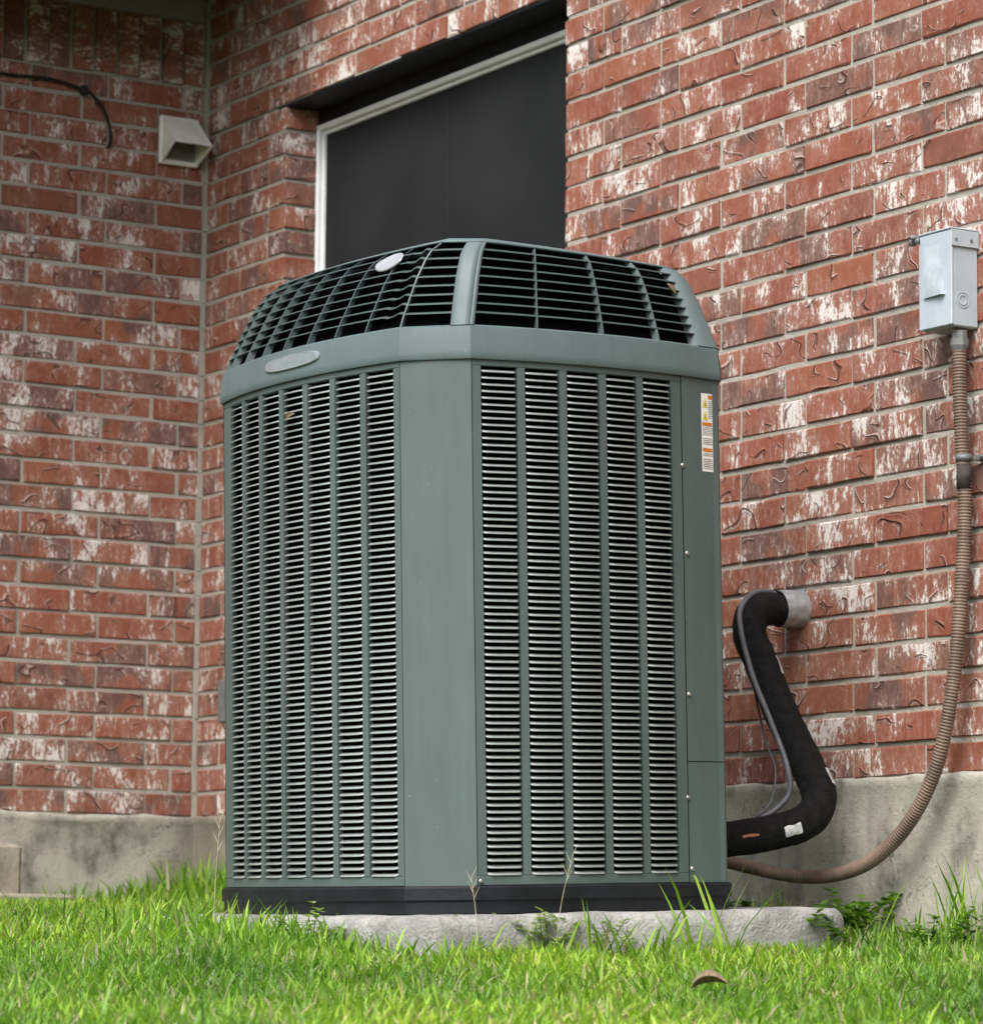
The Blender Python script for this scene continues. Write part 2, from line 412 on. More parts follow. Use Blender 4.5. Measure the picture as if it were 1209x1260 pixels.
k = 0; y = -.012
while y > YL+.05:   # soldier course under the eave
    out = .007 if k % 2 else .0005
    rec('L', (out+random.uniform(-.003, .003), y-.0335, 30*S+.118+random.uniform(-.003, .003)), (0, math.pi/2, math.pi/2), .228/BL, .0615/BH)
    y -= .0705; k += 1
recs.sort(key=lambda t: -t[0])
Hinv = Matrix.Translation((0, 0, 0))
stuff = {'R': ([], [], []), 'L': ([], [], [])}
nobj = 0
for i, (ar, wname, mt) in enumerate(recs):
    par = wr if wname == 'R' else wl
    if nobj < 300 and ar > 12:
        o = link('brick', BME[random.randrange(14)], par); o.matrix_local = mt; nobj += 1
    else:
        V, F = BRK[random.randrange(14)]; sv, sf, sr = stuff[wname]; n = len(sv)
        sv += [mt @ Vector(p) for p in V]; sf += [tuple(q+n for q in f) for f in F]; sr += [random.random()]*len(V)
for wname, par in (('R', wr), ('L', wl)):
    sv, sf, sr = stuff[wname]
    if wname == 'L':
        rot = Matrix.Rotation(-math.pi/2, 4, 'Z'); sv = [rot @ p for p in sv]
    m = MB(); m.add(sv, sf); o = m.build('brickwork', MB_['brick'], par)
    at = o.data.attributes.new('rnd', 'FLOAT', 'POINT'); at.data.foreach_set('value', sr)
    if wname == 'L': o.rotation_euler.z = math.pi/2
    o['kind'] = 'stuff'
WY_ = .098
# reveal lining of the window head and sill slab
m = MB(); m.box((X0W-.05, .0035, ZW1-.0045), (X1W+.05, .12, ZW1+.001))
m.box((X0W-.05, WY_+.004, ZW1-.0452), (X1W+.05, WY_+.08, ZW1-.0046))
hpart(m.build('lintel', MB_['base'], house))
m = MB(); m.bbox((X0W+.002, -.03, ZW0-.06), (X1W-.002, .14, ZW0-.004), .004)
hpart(m.build('window_sill', MB_['step'], house))

# window: vinyl frame, two dark screens
win = MB(); WY = .098
def frame_bar(mb, a, b): mb.bbox(a, b, .003)
fx0, fx1, fz1, fz0 = X0W-.006, X1W+.012, ZW1-.046, ZW0
m = MB(); frame_bar(m, (fx0, WY, fz0), (fx0+.015, WY+.07, fz1)); frame_bar(m, (fx1-.024, WY, fz0), (fx1, WY+.07, fz1))
frame_bar(m, (fx0+.0152, WY, fz1-.016), (fx1-.024, WY+.07, fz1)); frame_bar(m, (fx0+.0152, WY, fz0), (fx1-.024, WY+.07, fz0+.04))
win = hpart(m.build('window', MB_['vinyl'], house))
ix0, ix1 = fx0+.016, fx1-.025
m = MB(); frame_bar(m, (ix0, WY+.014, fz0+.041), (ix0+.006, WY+.06, fz1-.017)); m.build('frame_lip', MB_['vinyl'], win)
m = MB(); frame_bar(m, (ix0+.0065, WY+.014, fz1-.027), (ix1, WY+.06, fz1-.0165)); m.build('frame_lip', MB_['vinyl'], win)
mid = 1.150
for a, b in ((ix0+.007, mid-.002), (mid+.002, ix1-.001)):
    m = MB(); m.bbox((a, WY+.022, fz0+.042), (b, WY+.030, fz1-.0275), .002); m.build('screen', MB_['screen'], win)
m = MB(); m.box((ix0+.016, WY+.04, fz0+.043), (ix1-.002, WY+.046, fz1-.029)); m.build('pane', MB_['glass'], win)

# foundation
def found(a0, a1, along):
    n = int(abs(a1-a0)/.05); rows = []
    prof = [(-.008, -.9), (-.006, -.2), (-.005, -.10), (-.0055, -.026), (-.0085, -.018), (-.0095, -.006), (-.006, .003), (.03, .004)]
    for k, (d, z) in enumerate(prof):
        row = []
        for i in range(n+1):
            t = a0+(a1-a0)*i/n; jz = 0; jd = 0
            if 3 <= k <= 6: jz = .011*mnoise.noise(Vector((t*9, k*.3, along))); jd = .004*mnoise.noise(Vector((t*14, 3+k, along)))
            dd = d+jd
            row.append((t, dd, z+jz) if along == 0 else (-dd, t, z+jz))
        rows.append(row)
    m = MB(); m.grid(rows); return m
f = found(.004, XR, 0); f2 = found(-.004, YL, 1)
f.v += []; n = len(f.v); f.add(f2.v, f2.f)
hpart(f.build('foundation', MB_['found'], house, True))

# eave above the shaded wall
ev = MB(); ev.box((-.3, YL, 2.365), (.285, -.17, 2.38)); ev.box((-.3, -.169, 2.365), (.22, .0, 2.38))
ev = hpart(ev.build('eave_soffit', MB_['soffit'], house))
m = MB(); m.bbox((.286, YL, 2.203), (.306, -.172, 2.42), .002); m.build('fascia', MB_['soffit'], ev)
m = MB(); m.add([(-.5, YL, 2.75), (.78, YL, 2.425), (.78, -.002, 2.425), (-.5, -.002, 2.75), (-.5, YL, 2.72), (.78, YL, 2.40), (.78, -.002, 2.40), (-.5, -.002, 2.72)],
    [(0, 1, 2, 3), (7, 6, 5, 4), (1, 5, 6, 2), (0, 4, 5, 1), (2, 6, 7, 3), (3, 7, 4, 0)])
hpart(m.build('roof', MB_['roof'], house))  # overhang widened past the fascia, out of view, to shade the wall top

# ------------------------------------------------------------------ air conditioner
ACP = (2.92059, -.85, -.21201); PSI, TX, TY = .0605, .02926, .00686
AM = Matrix.Translation(ACP) @ Matrix.Rotation(TY, 4, 'Y') @ Matrix.Rotation(TX, 4, 'X') @ Matrix.Rotation(PSI, 4, 'Z')
ac = tag(empty('air_conditioner'), 'tall green-grey louvered air conditioner standing on a concrete pad', 'air conditioner')
ac.matrix_world = AM
FA, FR, FD = .58646, 1.30021, .41876; PIT, SW = .092184, .076166; MLF, MRT = .018703, .020528; ZT = .95642
AL = .705
def face(fc, s, off, z):
    a = (s-FA/2)/FR
    if fc == 'L': return Vector((-FR*math.sin(a)-off*math.sin(a), -(FD-FR*(1-math.cos(a)))-off*math.cos(a), z))
    return Vector((FD-FR*(1-math.cos(a))+off*math.cos(a), FR*math.sin(a)+off*math.sin(a), z))
def lin(a, b, n): return [a+(b-a)*i/n for i in range(n+1)]
def slab(mb, fc, s0, s1, z0, z1, o0, o1, n):
    rows = []
    ss = lin(s0, s1, n)
    rows = [[face(fc, s, o0, z0) for s in ss], [face(fc, s, o1-.0012, z0) for s in ss], [face(fc, s, o1, z0+.0012) for s in ss],
            [face(fc, s, o1, z1-.0012) for s in ss], [face(fc, s, o1-.0012, z1) for s in ss], [face(fc, s, o0, z1) for s in ss]]
    b = len(mb.v); mb.grid(rows); k = n+1
    mb.f.append(tuple(b+r*k for r in range(6))); mb.f.append(tuple(b+r*k+n for r in range(5, -1, -1)))
ROWS = 75; RP = ZT/ROWS
def slat_mesh(fc, k):
    m0 = MLF if fc == 'L' else MRT; s0 = m0+k*PIT+.0008; s1 = s0+SW-.0016; rows = [[], [], [], []]
    for t, e in ((0, 1), (.045, .35), (.12, 0), (.5, 0), (.88, 0), (.955, .35), (1, 1)):
        s = s0+(s1-s0)*t
        bo = .0040-.0100*e; bz = .0012+.0026*e
        rows[0].append(face(fc, s, -.0105, .0072)); rows[1].append(face(fc, s, (-.0105+bo)/2+.0014, (.0072+bz)/2+.0004)); rows[2].append(face(fc, s, bo, bz)); rows[3].append(face(fc, s, bo-.0009, bz-.0011))
    m = MB(); m.grid(rows); return m
panels = {}
for fc, ncol, s_end in (('L', 7, AL-.004), ('R', 5, .4915)):
    m = MB(); m0 = MLF if fc == 'L' else MRT
    edges = [.003]+[x for k in range(ncol) for x in (m0+k*PIT, m0+k*PIT+SW)]+[s_end]
    for i in range(0, len(edges), 2): slab(m, fc, edges[i], edges[i+1], .0, ZT, -.012, 0, 2)
    slab(m, fc, .003, s_end, ZT, ZT+.022, -.012, 0, 16); slab(m, fc, .003, s_end, -.018, 0, -.012, 0, 16)
    panels[fc] = m.build('louver_panel', MB_['paint'], ac)
panels['L']['label'] = 'bowed louvered side panel with seven slot columns'
panels['R']['label'] = 'louvered side panel with five slot columns'
st = MB()
for k in range(4):
    me = slat_mesh('R', k).mesh('louver', MB_['slat'], True)
    for j in range(ROWS):
        o = link('louver', me, panels['R']); o.location = (0, 0, j*RP)
for fc, ks in (('L', range(7)), ('R', (4,))):
    for k in ks:
        b = slat_mesh(fc, k)
        for j in range(ROWS): st.add([(p[0], p[1], p[2]+j*RP) for p in b.v], b.f)
o = st.build('louvers', MB_['slat'], ac, True); o['kind'] = 'stuff'
# corner post, service panel, hidden sides
def wall_strip(mb, pts, z0, z1, th=.004):
    c = Vector((-.02, -.01)); inn = []
    for p in pts:
        d = (c-Vector(p)).normalized()*th; inn.append((p[0]+d.x, p[1]+d.y))
    mb.grid([[(*p, z0) for p in inn], [(*p, z0) for p in pts], [(*p, z1) for p in pts], [(*p, z1) for p in inn]])
pL, pR = face('L', .001, 0, 0), face('R', .001, 0, 0)
m = MB(); nn = 6
wall_strip(m, [(pL.x+(pR.x-pL.x)*t+.0015*math.sin(math.pi*t), pL.y+(pR.y-pL.y)*t-.0015*math.sin(math.pi*t)) for t in lin(0, 1, nn)], -.018, ZT+.022, .008)
m.build('corner_post', MB_['paint'], ac)
RC = [(.3865, .2945), (.3850, .3045), (.380, .312), (.335, .343), (.29, .365), (.25, .374)]
svc = [tuple(face('R', s, 0, 0))[:2] for s in lin(.494, FA, 6)]+RC[1:]
LZ = .215
for z0, z1, nm in ((LZ+.001, ZT+.022, 'service_panel'), (-.018, LZ-.001, 'service_panel')):
    m = MB(); wall_strip(m, svc, z0, z1, .006); m.build(nm, MB_['paint'], ac)
KB = {3: (-.33, .385), 4: (-.43, .29), 5: (-.455, -.28)}
lend = tuple(face('L', AL, 0, 0))[:2]
back = [(.2495, .3742), (.0, .388), (-.33, .385), (-.43, .29), (-.468, 0.), (-.455, -.28), (-.43, -.33), lend]
m = MB(); wall_strip(m, back, -.018, ZT+.022, .006); m.build('rear_panel', MB_['paint'], ac)
body_ring = [tuple(face('R', s, 0, 0))[:2] for s in lin(0, FA, 10)]+RC[1:]+back[1:-1]+[tuple(face('L', s, 0, 0))[:2] for s in lin(AL, 0, 16)]
def off_ring(ring, d):
    n = len(ring); out = []
    for i in range(n):
        a, b = Vector(ring[i-1]), Vector(ring[(i+1) % n]); t = (b-a).normalized(); out.append((ring[i][0]+t.y*d, ring[i][1]-t.x*d))
    return out
def loft(mb, spec, ring, capb=False, capt=False):
    rows = [[(*p, z) for p in off_ring(ring, d)] for d, z in spec]
    b = len(mb.v); mb.grid(rows, True); n = len(ring)
    if capb: mb.f.append(tuple(b+k for k in range(n-1, -1, -1)))
    if capt: e = b+(len(rows)-1)*n; mb.f.append(tuple(e+k for k in range(n)))
m = MB(); loft(m, [(-.030, -.03), (-.030, ZT+.03), (-.07, ZT+.06), (-.09, 1.13)], body_ring, True, True)
m.build('coil', MB_['dark'], ac)
m = MB(); loft(m, [(.002, -.070), (.003, -.048), (.008, -.044), (.008, -.0225), (.004, -.0185), (-.01, -.0183)], body_ring, True, True)
m.build('base_pan', MB_['base'], ac)
# cap: band, frame, rim and grille bars lofted between the body outline and a smaller rim
K0T, K1T, K2T = (.336, -.215), (.268, .277), (.215, .305)
def lerp2(a, b, t): return (a[0]+(b[0]-a[0])*t, a[1]+(b[1]-a[1])*t)
RIM = []
RIM += [(lambda p, t: (p[0]+.012*math.sin(math.pi*t), p[1]))(lerp2(K0T, K1T, t), t) for t in lin(0, 1, 10)]
RIM += [lerp2(K1T, K2T, t) for t in (.15, .3, .6, 1)]+[(.195, .308)]
RIM += [(.0, .315), (-.25, .305), (-.315, .235), (-.335, 0.), (-.325, -.215), (-.305, -.255)]
RIM += [(lambda p, t: (p[0], p[1]-.020*math.sin(math.pi*t)))(lerp2((-.275, -.275), (.300, -.276), t), t) for t in lin(0, 1, 16)]
assert len(RIM) == len(body_ring), (len(RIM), len(body_ring))
NR = len(RIM)
PROF = [(0, 0), (.21, .13), (.55, .35), (.81, .57), (.93, .76), (1, 1)]
ZB, ZRM = 1.034, 1.212
def ring_pt(u, h, inward=0.):
    """u = index along the ring (float), h = 0 band .. 1 rim; inward = depth towards the middle"""
    u %= NR; i = int(u); t = u-i; j = (i+1) % NR
    b = lerp2(body_ring[i], body_ring[j], t); r = lerp2(RIM[i], RIM[j], t)
    f = float(np.interp(h, [a for a, _ in PROF], [q for _, q in PROF]))
    p = lerp2(b, r, f); d = Vector((-.03, -.0))-Vector(p); d.normalize()
    return Vector((p[0]+d.x*inward, p[1]+d.y*inward, ZB+(ZRM-ZB)*h))
U_R0, U_R1 = 0., 10.            # right side arc
U_L0, U_L1 = NR-17., NR-1.      # left side arc (left end .. post)
m = MB(); loft(m, [(-.004, .9745), (.0055, .9685), (.0072, .972), (.0076, .984), (.0015, 1.031), (-.004, 1.0345), (-.022, 1.036)], body_ring)
cap = m.build('top_cap', MB_['cap'], ac, True); cap.data.set_sharp_from_angle(angle=R(24))
m = MB(); us = [k*.5 for k in range(2*NR)]; rows = [[ring_pt(u, h, .026) for u in us] for h in (0, .3, .55, .8, .96)]
m.grid(rows, True); m.f.append(tuple(4*len(us)+k for k in range(len(us)))); m.build('dark_liner', MB_['dark'], ac)  # added black liner, stands in for the dark inside behind the grille bars
m = MB(); p = [ring_pt(NR-.02, 0, -.0136).to_2d()]
# posts of the frame
def frame_post(u0, u1, n, taper=0., nm='frame_post'):
    m = MB(); rows = []
    hs_ = [0, .12, .25, .4, .55, .68, .8, .88, .94, .975, 1]
    for h in hs_:
        a, b = u0+taper*h, u1
        us = lin(a, b, n)
        rows.append([ring_pt(us[0], h, .02)]+[ring_pt(u, h, -.0008) for u in us]+[ring_pt(us[-1], h, .02)])
    m.grid(rows); return m.build(nm, MB_['cap'], cap, True)
U_LG1 = NR-1+.72          # left grille ends 72 % across the post
frame_post(U_LG1, NR-.0, 3, -.10); frame_post(NR+.0, NR+.15, 2)
frame_post(9.35, 14.0, 8); frame_post(NR-22.2, NR-21, 4)
# upper rim: rounded frame closed by a shallow plate
m = MB(); us = [k*.5 for k in range(2*NR)]
rows = []
for h, inw, dz in ((.952, .010, 0), (.952, -.001, 0), (.98, -.0012, 0), (1, 0, .0005), (1, .012, .0025), (1, .03, .0025), (1, .034, -.006)):
    rows.append([ring_pt(u, h, inw)+Vector((0, 0, dz)) for u in us])
m.grid(rows, True); n0 = (len(rows)-1)*len(us); m.f.append(tuple(n0+k for k in range(len(us))))
m.build('top_rim', MB_['cap'], cap, True)
HB = [.035+.925*(i+1)/9 for i in range(8)]
def kink(u):  # shallow wave of the bars where side bends into the post
    q = (u-(U_L1-1.15))/1.05
    return (-.0042*math.sin(2*math.pi*q)*(1-.2*q) if 0 < q < 1 else 0.)
def bar(u0, u1, n, h, nm='grille_bar', wave=False):
    rows = [[], [], [], []]
    for u in lin(u0, u1, n):
        dz = kink(u) if wave else 0; v = Vector((0, 0, dz))
        a = ring_pt(u, h, .0); c = ring_pt(u, h, .020)
        rows[0].append(a+v+Vector((0, 0, .0010))); rows[1].append(c+v+Vector((0, 0, .0062))); rows[2].append(c+v+Vector((0, 0, .0044))); rows[3].append(a+v-Vector((0, 0, .0010)))
    m = MB(); b = len(m.v); m.grid(rows+[rows[0]])
    return m.build(nm, MB_['grille'], cap)
for h in HB:
    bar(U_L0-4.2, U_LG1-.10*h+.02, 60, h, wave=True); bar(.13, 9.37, 16, h); bar(14, NR-22.2, 12, h)
def fin(u0, u1, h0=-.01, h1=.96):
    hs_ = lin(h0, h1, 9); rows = [[], [], [], []]
    w_ = .0014
    for h in hs_:
        u = u0+(u1-u0)*(h-h0)/(h1-h0); a = ring_pt(u, max(h, 0)); b = ring_pt(u+.15, max(h, 0)); t = (b-a); t.z = 0; t.normalize()
        c = ring_pt(u, max(h, 0), .015)
        if h < 0: a.z -= .004; c.z -= .004
        rows[0].append(a-t*w_); rows[1].append(a+t*w_); rows[2].append(c+t*w_); rows[3].append(c-t*w_)
    m = MB(); m.grid(rows+[rows[0]]); return m.build('grille_fin', MB_['grille'], cap)
fin(U_L1, U_L1)
for k in range(1, 8): uu = U_L1-16*(k*PIT+.004)/AL; fin(uu, uu)
for k in (.25, 1.0, 1.7, 2.6, 4.0): fin(U_L0-k, U_L0-k)
for uu in (2.42, 5.0, 7.45): fin(uu, uu)
for uu in (NR-22.6,): fin(uu, uu)
# badges
def plate(fn, outline, th, nm, mat, parent, bevel=.82):
    """outline: 2D (a,b); fn(a,b,out) -> local point"""
    m = MB(); n = len(outline); rows = []
    for sc, o_ in ((1, 0), (1, th*.6), (bevel, th)): rows.append([fn(a*sc, b*sc, o_) for a, b in outline])
    m.grid(rows, True); m.f.append(tuple(2*n+k for k in range(n))); return m.build(nm, mat, parent, False)
def band_fn(sc, zc, fc='L', o0=.004):
    def fn(a, b, o):
        z = zc+b; base = float(np.interp(z, [.972, .984, 1.031], [.0072, .0076, .0015]))
        return face(fc, sc+a, base+o-.0005, z)
    return fn
rr = []
for k in range(28):
    t = 2*math.pi*k/28; rr.append((.104*math.copysign(abs(math.cos(t))**.75, math.cos(t)), .0150*math.copysign(abs(math.sin(t))**.7, math.sin(t))))
plate(band_fn(.330, 1.0055), rr, .005, 'nameplate', MB_['plate'], cap, .93)
def grille_fn(uc, hc):
    def fn(a, b, o):
        return ring_pt(uc+a, min(.99, hc+b), -.002-o)
    return fn
lens = [(.95*math.cos(2*math.pi*k/24), .105*math.copysign(abs(math.sin(2*math.pi*k/24))**1.25, math.sin(2*math.pi*k/24))) for k in range(24)]
BADGE = plate(grille_fn(U_L1-2.75, .80), lens, .006, 'badge', MB_['badge'], cap, .9)
# warning sticker on the service panel
def svc_fn(s, z, o):
    if s <= FA: return face('R', s, o, z)
    return face('R', FA, o, z)+Vector((-.35, .55, 0)).normalized()*(s-FA)
def patch(s0, s1, z0, z1, o, nm, mat, parent, n=4):
    m = MB(); ss = lin(s0, s1, n); m.grid([[svc_fn(s, z0, o) for s in ss], [svc_fn(s, z1, o) for s in ss]]); return m.build(nm, mat, parent)
ST0, ST1 = .552, .5925
stk = patch(ST0, ST1, .785, .940, .0006, 'warning_sticker', MB_['paper'], ac, 6); stk['label'] = 'white warning sticker with yellow triangles and orange bars'
for zc in (.921, .896):
    m = MB(); m.add([svc_fn(ST0+.003, zc-.009, .0011), svc_fn(ST0+.0195, zc-.009, .0011), svc_fn(ST0+.0113, zc+.010, .0011)], [(0, 1, 2)]); t_ = m.build('yellow_triangle', MB_['yellow'], stk)
    m = MB(); m.add([svc_fn(ST0+.0095, zc-.006, .0015), svc_fn(ST0+.0135, zc-.006, .0015), svc_fn(ST0+.0113, zc+.004, .0015)], [(0, 1, 2)]); m.build('symbol', MB_['ink'], stk)
patch(ST0+.021, ST1-.001, .929, .937, .0011, 'orange_bar', MB_['orange'], stk)
for zc in (.879, .828): patch(ST0+.002, ST1-.001, zc-.0035, zc+.0035, .0011, 'orange_bar', MB_['orange'], stk)
ml = MB()
for z0, z1 in ((.890, .925), (.835, .873), (.789, .821)):
    z = z1
    while z > z0:
        a, b = (ST0+.021 if z0 > .88 else ST0+.003), ST1-.002-random.random()*.007
        ss = lin(a, b, 3); ml.grid([[svc_fn(s, z-.0013, .0011) for s in ss], [svc_fn(s, z, .0011) for s in ss]]); z -= .0036 if random.random() < .85 else .0075
ml.build('printed_lines', MB_['ink'], stk)
# screws
def screw(s, z, o0=.0):
    p = face('R', s, o0, z); nrm = (face('R', s, 1, z)-face('R', s, 0, z)).normalized()
    m = MB(); m.tube([p-nrm*.001, p+nrm*.0015, p+nrm*.0032, p+nrm*.0040], [.0052, .0052, .0042, .002], 8); m.build('screw', MB_['screw'], ac, True)
for s, z in ((.4935, .792), (.502, .62), (.5, .345), (.492, .145), (.500, .008)): screw(s, z)
for s, z in ((.008, -.010),): screw(s, z)

# concrete pad, same settled tilt
pad = MB(); px0, px1, py0, py1, pz1, pz0 = -.50, .475, -.475, .545, -.071, -.200
def padring(ins, z, n=24):
    out = []
    for (ax, ay), (bx, by) in (((px0, py0), (px1, py0)), ((px1, py0), (px1, py1)), ((px1, py1), (px0, py1)), ((px0, py1), (px0, py0))):
        for k in range(n):
            t = k/n; x, y = ax+(bx-ax)*t, ay+(by-ay)*t
            cx, cy = (px0+px1)/2, (py0+py1)/2; e = 1-ins/.48
            x, y = cx+(x-cx)*e, cy+(y-cy)*e
            rx, ry = (x-cx)/(px1-px0)*2, (y-cy)/(py1-py0)*2
            rd = max(0, abs(rx)+abs(ry)-1.90)*.2; x -= rx*rd*.5; y -= ry*rd*.5
            q = .0045*mnoise.noise(Vector((x*13, y*13, z*25)))+.0025*mnoise.noise(Vector((x*41, y*41, z*60+5)))
            out.append((x+q*rx*1.4, y+q*ry*1.4, z+q*.6))
    return out
rows = [padring(.03, pz0-.02), padring(.004, pz0), padring(.0, -.15), padring(.0, -.118), padring(.0, -.100), padring(.003, -.086), padring(.009, -.076), padring(.018, pz1-.001), padring(.06, pz1)]
pad.grid(rows, True); n0 = 8*96; pad.f.append(tuple(n0+k for k in range(96)))
po = pad.build('concrete_pad', MB_['pad'], None, True); po.matrix_world = AM
tag(po, 'rough pale concrete pad under the air conditioner', 'concrete pad')

# ------------------------------------------------------------------ things on the walls
def unbevel(): pass
# insulated refrigerant line
LINE = [(2.832, -.030, .372), (2.836, -.060, .371), (2.842, -.105, .368), (2.850, -.142, .352), (2.862, -.155, .305), (2.89, -.150, .255), (2.965, -.148, .135), (3.045, -.143, .025),
        (3.090, -.146, -.042), (3.098, -.182, -.090), (3.090, -.255, -.114), (3.07, -.36, -.132), (3.05, -.50, -.145), (3.04, -.56, -.15)]
line = tag(empty('refrigerant_line', LINE[0]), 'thick black foam-wrapped pipe bending from brick wall to air conditioner', 'pipe')
lp = smooth_path(LINE, 9)
off = Vector(LINE[0])
m = MB(); rad = [(.0365 if i > 22 else .0325+.004*i/22)*(1+.035*mnoise.noise(Vector((i*.31, 0, 0)))+.03*mnoise.noise(Vector((i*.9, 4, 0)))) for i in range(len(lp))]
m.tube([p-off for p in lp], rad, 18); m.build('insulation', MB_['foam'], line, True)
m = MB(); sl = [Vector(p)-off for p in ((2.832, .04, .376), (2.832, -.048, .374), (2.832, -.060, .373))]
m.tube(sl, [.041, .041, .040], 20, False); m.tube(sl, .0385, 20, False); m.tube([sl[0]-Vector((0, .03, 0)), sl[0]-Vector((0, .036, 0))], [.043, .043], 20)
m.build('wall_sleeve', MB_['steel'], line, True)
def tape_patch(i0, i1, ang0, ang1, nm, mat, lift=.0015, par=line):
    m = MB(); rows = []
    for i in range(i0, i1+1):
        p = lp[i]; t = (lp[i+1]-lp[i-1]).normalized(); v = (CAM-p).normalized(); v = (v-t*v.dot(t)).normalized(); b = t.cross(v)
        rows.append([p-off+(v*math.cos(a)+b*math.sin(a))*(rad[i]+lift) for a in [x+.12*mnoise.noise(Vector((i, x*5, 0))) for x in lin(ang0, ang1, 6)]])
    m.grid(rows); return m.build(nm, mat, par, True)
N_ = len(lp)
tape_patch(86, 90, -.45, .15, 'torn_tape', MB_['tape'])
tape_patch(66, 70, -1.35, -1.0, 'torn_tape', MB_['tape']); tape_patch(46, 49, -1.35, -1.1, 'torn_tape', MB_['tape'])
tape_patch(95, 98, -.04, .13, 'bare_copper', MB_['copper'], .0006)
# low-voltage cables alongside the line
def cable(nm, pts, r, mat, label, cat, n=10, seg=8):
    o0 = Vector(pts[0]); m = MB(); m.tube([p-o0 for p in smooth_path(pts, n)], r, seg)
    o = m.build(nm, MB_[mat], None, True); o.location = o0; return tag(o, label, cat)
cable('control_cable', [(2.822, -.05, .404), (2.835, -.09, .408), (2.850, -.145, .396), (2.872, -.190, .345), (2.915, -.192, .230), (2.985, -.190, .115), (3.035, -.186, .02), (3.040, -.19, -.04), (3.02, -.25, -.088), (3.01, -.34, -.10), (3.02, -.46, -.09), (3.02, -.5, -.085)], .0062, 'wire',
      'grey cable running down beside the black insulated pipe', 'cable')
cable('thin_wire', [(2.87, -.155, .25), (2.885, -.16, .19), (2.935, -.17, .085), (2.985, -.18, .02), (2.995, -.2, -.05), (2.985, -.24, -.085), (2.99, -.3, -.10)], .0026, 'wire',
      'very thin grey wire hanging behind the insulated pipe', 'wire', 10, 6)
# disconnect box
BX, BY, BZ = 3.262, -.082, .905   # lower left front of the case, on the bricks
box = tag(empty('disconnect_box', (3.386, -.002, .90)), 'pale grey metal electrical disconnect box on the brick wall', 'electrical box')
bo = Vector((3.386, -.002, .90))
def bp(mb, nm, mat, par=box, smooth=False):
    mb.v = [tuple(Vector(p)-bo) if par is box else tuple(Vector(p)-bo) for p in mb.v]; return mb.build(nm, MB_[mat], par, smooth)
bx0, bx1, bz0, bz1, by = 3.336, 3.436, .902, 1.096, -.071
m = MB(); m.bbox((bx0, by+.006, bz0), (bx1, -.001, bz1), .003); bp(m, 'case', 'boxg')
m = MB(); m.bbox((bx0-.002, by-.002, bz0+.002), (bx1+.0022, by+.0055, bz1+.004), .002); cover = bp(m, 'cover', 'boxg')
m = MB(); m.bbox((bx0-.003, by-.004, bz1+.0045), (bx1+.004, .0, bz1+.0085), .0015); bp(m, 'top_flange', 'boxg')
m = MB(); m.bbox((bx1+.0024, by-.003, bz1-.030), (bx1+.0045, -.002, bz1+.0042), .0008); fl = bp(m, 'side_flange', 'boxg')
for yy in (-.062, -.022):
    m = MB(); m.tube([(bx1+.0044, yy, bz1-.016), (bx1+.0062, yy, bz1-.016)], .0032, 8); bp(m, 'rivet', 'fit')
# faded curled label plate on the cover
m = MB(); rows = []
for zz, lft, rgt, ou in ((bz1-.022, .016, .066, .0005), (bz1-.055, .015, .070, .004), (bz1-.085, .015, .075, .008), (bz1-.118, .016, .081, .0115), (bz1-.128, .017, .083, .0115)):
    rows.append([(bx0+lft+(rgt-lft)*t, by-.0028-ou*(.25+.75*t), zz) for t in (0, .3, .7, 1)])
m.grid(rows); m.grid([rows[-1], [(p[0], by-.0023, p[2]) for p in rows[-1]]]); m.grid([[r[-1] for r in rows], [(r[-1][0], by-.0023, r[-1][2]) for r in rows]])
bp(m, 'handle_cover', 'label')
for rr_, dd in ((.017, .0008), (.011, .0013)):   # knockout rings on the side
    m = MB(); n = 20; c = Vector((bx1, -.042, bz0+.055)); rows = []
    for r_, e in ((rr_, 0), (rr_, dd), (rr_-.002, dd), (rr_-.002, 0)):
        rows.append([(c.x+e+.0003, c.y+r_*math.cos(2*math.pi*k/n), c.z+r_*math.sin(2*math.pi*k/n)) for k in range(n)])
    m.grid(rows, True); bp(m, 'knockout', 'boxg')
m = MB(); m.tube([(bx0+.004, by-.004, bz1-.004), (bx0-.012, by-.006, bz1-.005)], .006, 10); m.tube([(bx0-.012, by-.006, bz1-.005), (bx0-.020, by-.006, bz1-.006)], [.0085, .0085], 6)
m.tube([(bx0-.005, by-.02, bz1+.002), (bx0-.005, by+.012, bz1+.002)], .0052, 10); m.tube([(bx0-.026, by-.004, bz1-.006), (bx0-.020, by-.004, bz1-.006)], .0045, 8)
bp(m, 'hasp_bolt', 'fit', box, True)
# flexible conduit with ribs
CP = [(3.418, -.036, .862), (3.420, -.038, .77), (3.424, -.036, .65), (3.426, -.032, .55), (3.423, -.036, .42), (3.415, -.045, .26), (3.398, -.055, .12), (3.356, -.060, .0), (3.275, -.065, -.102), (3.165, -.072, -.172), (3.05, -.085, -.200), (2.965, -.125, -.200), (2.915, -.20, -.182), (2.90, -.30, -.160), (2.92, -.43, -.14), (2.93, -.5, -.135)]
cond = tag(empty('flexible_conduit', CP[0]), 'ribbed brown conduit looping down from the electrical box', 'conduit')
co = Vector(CP[0]); cps = smooth_path(CP, 60)
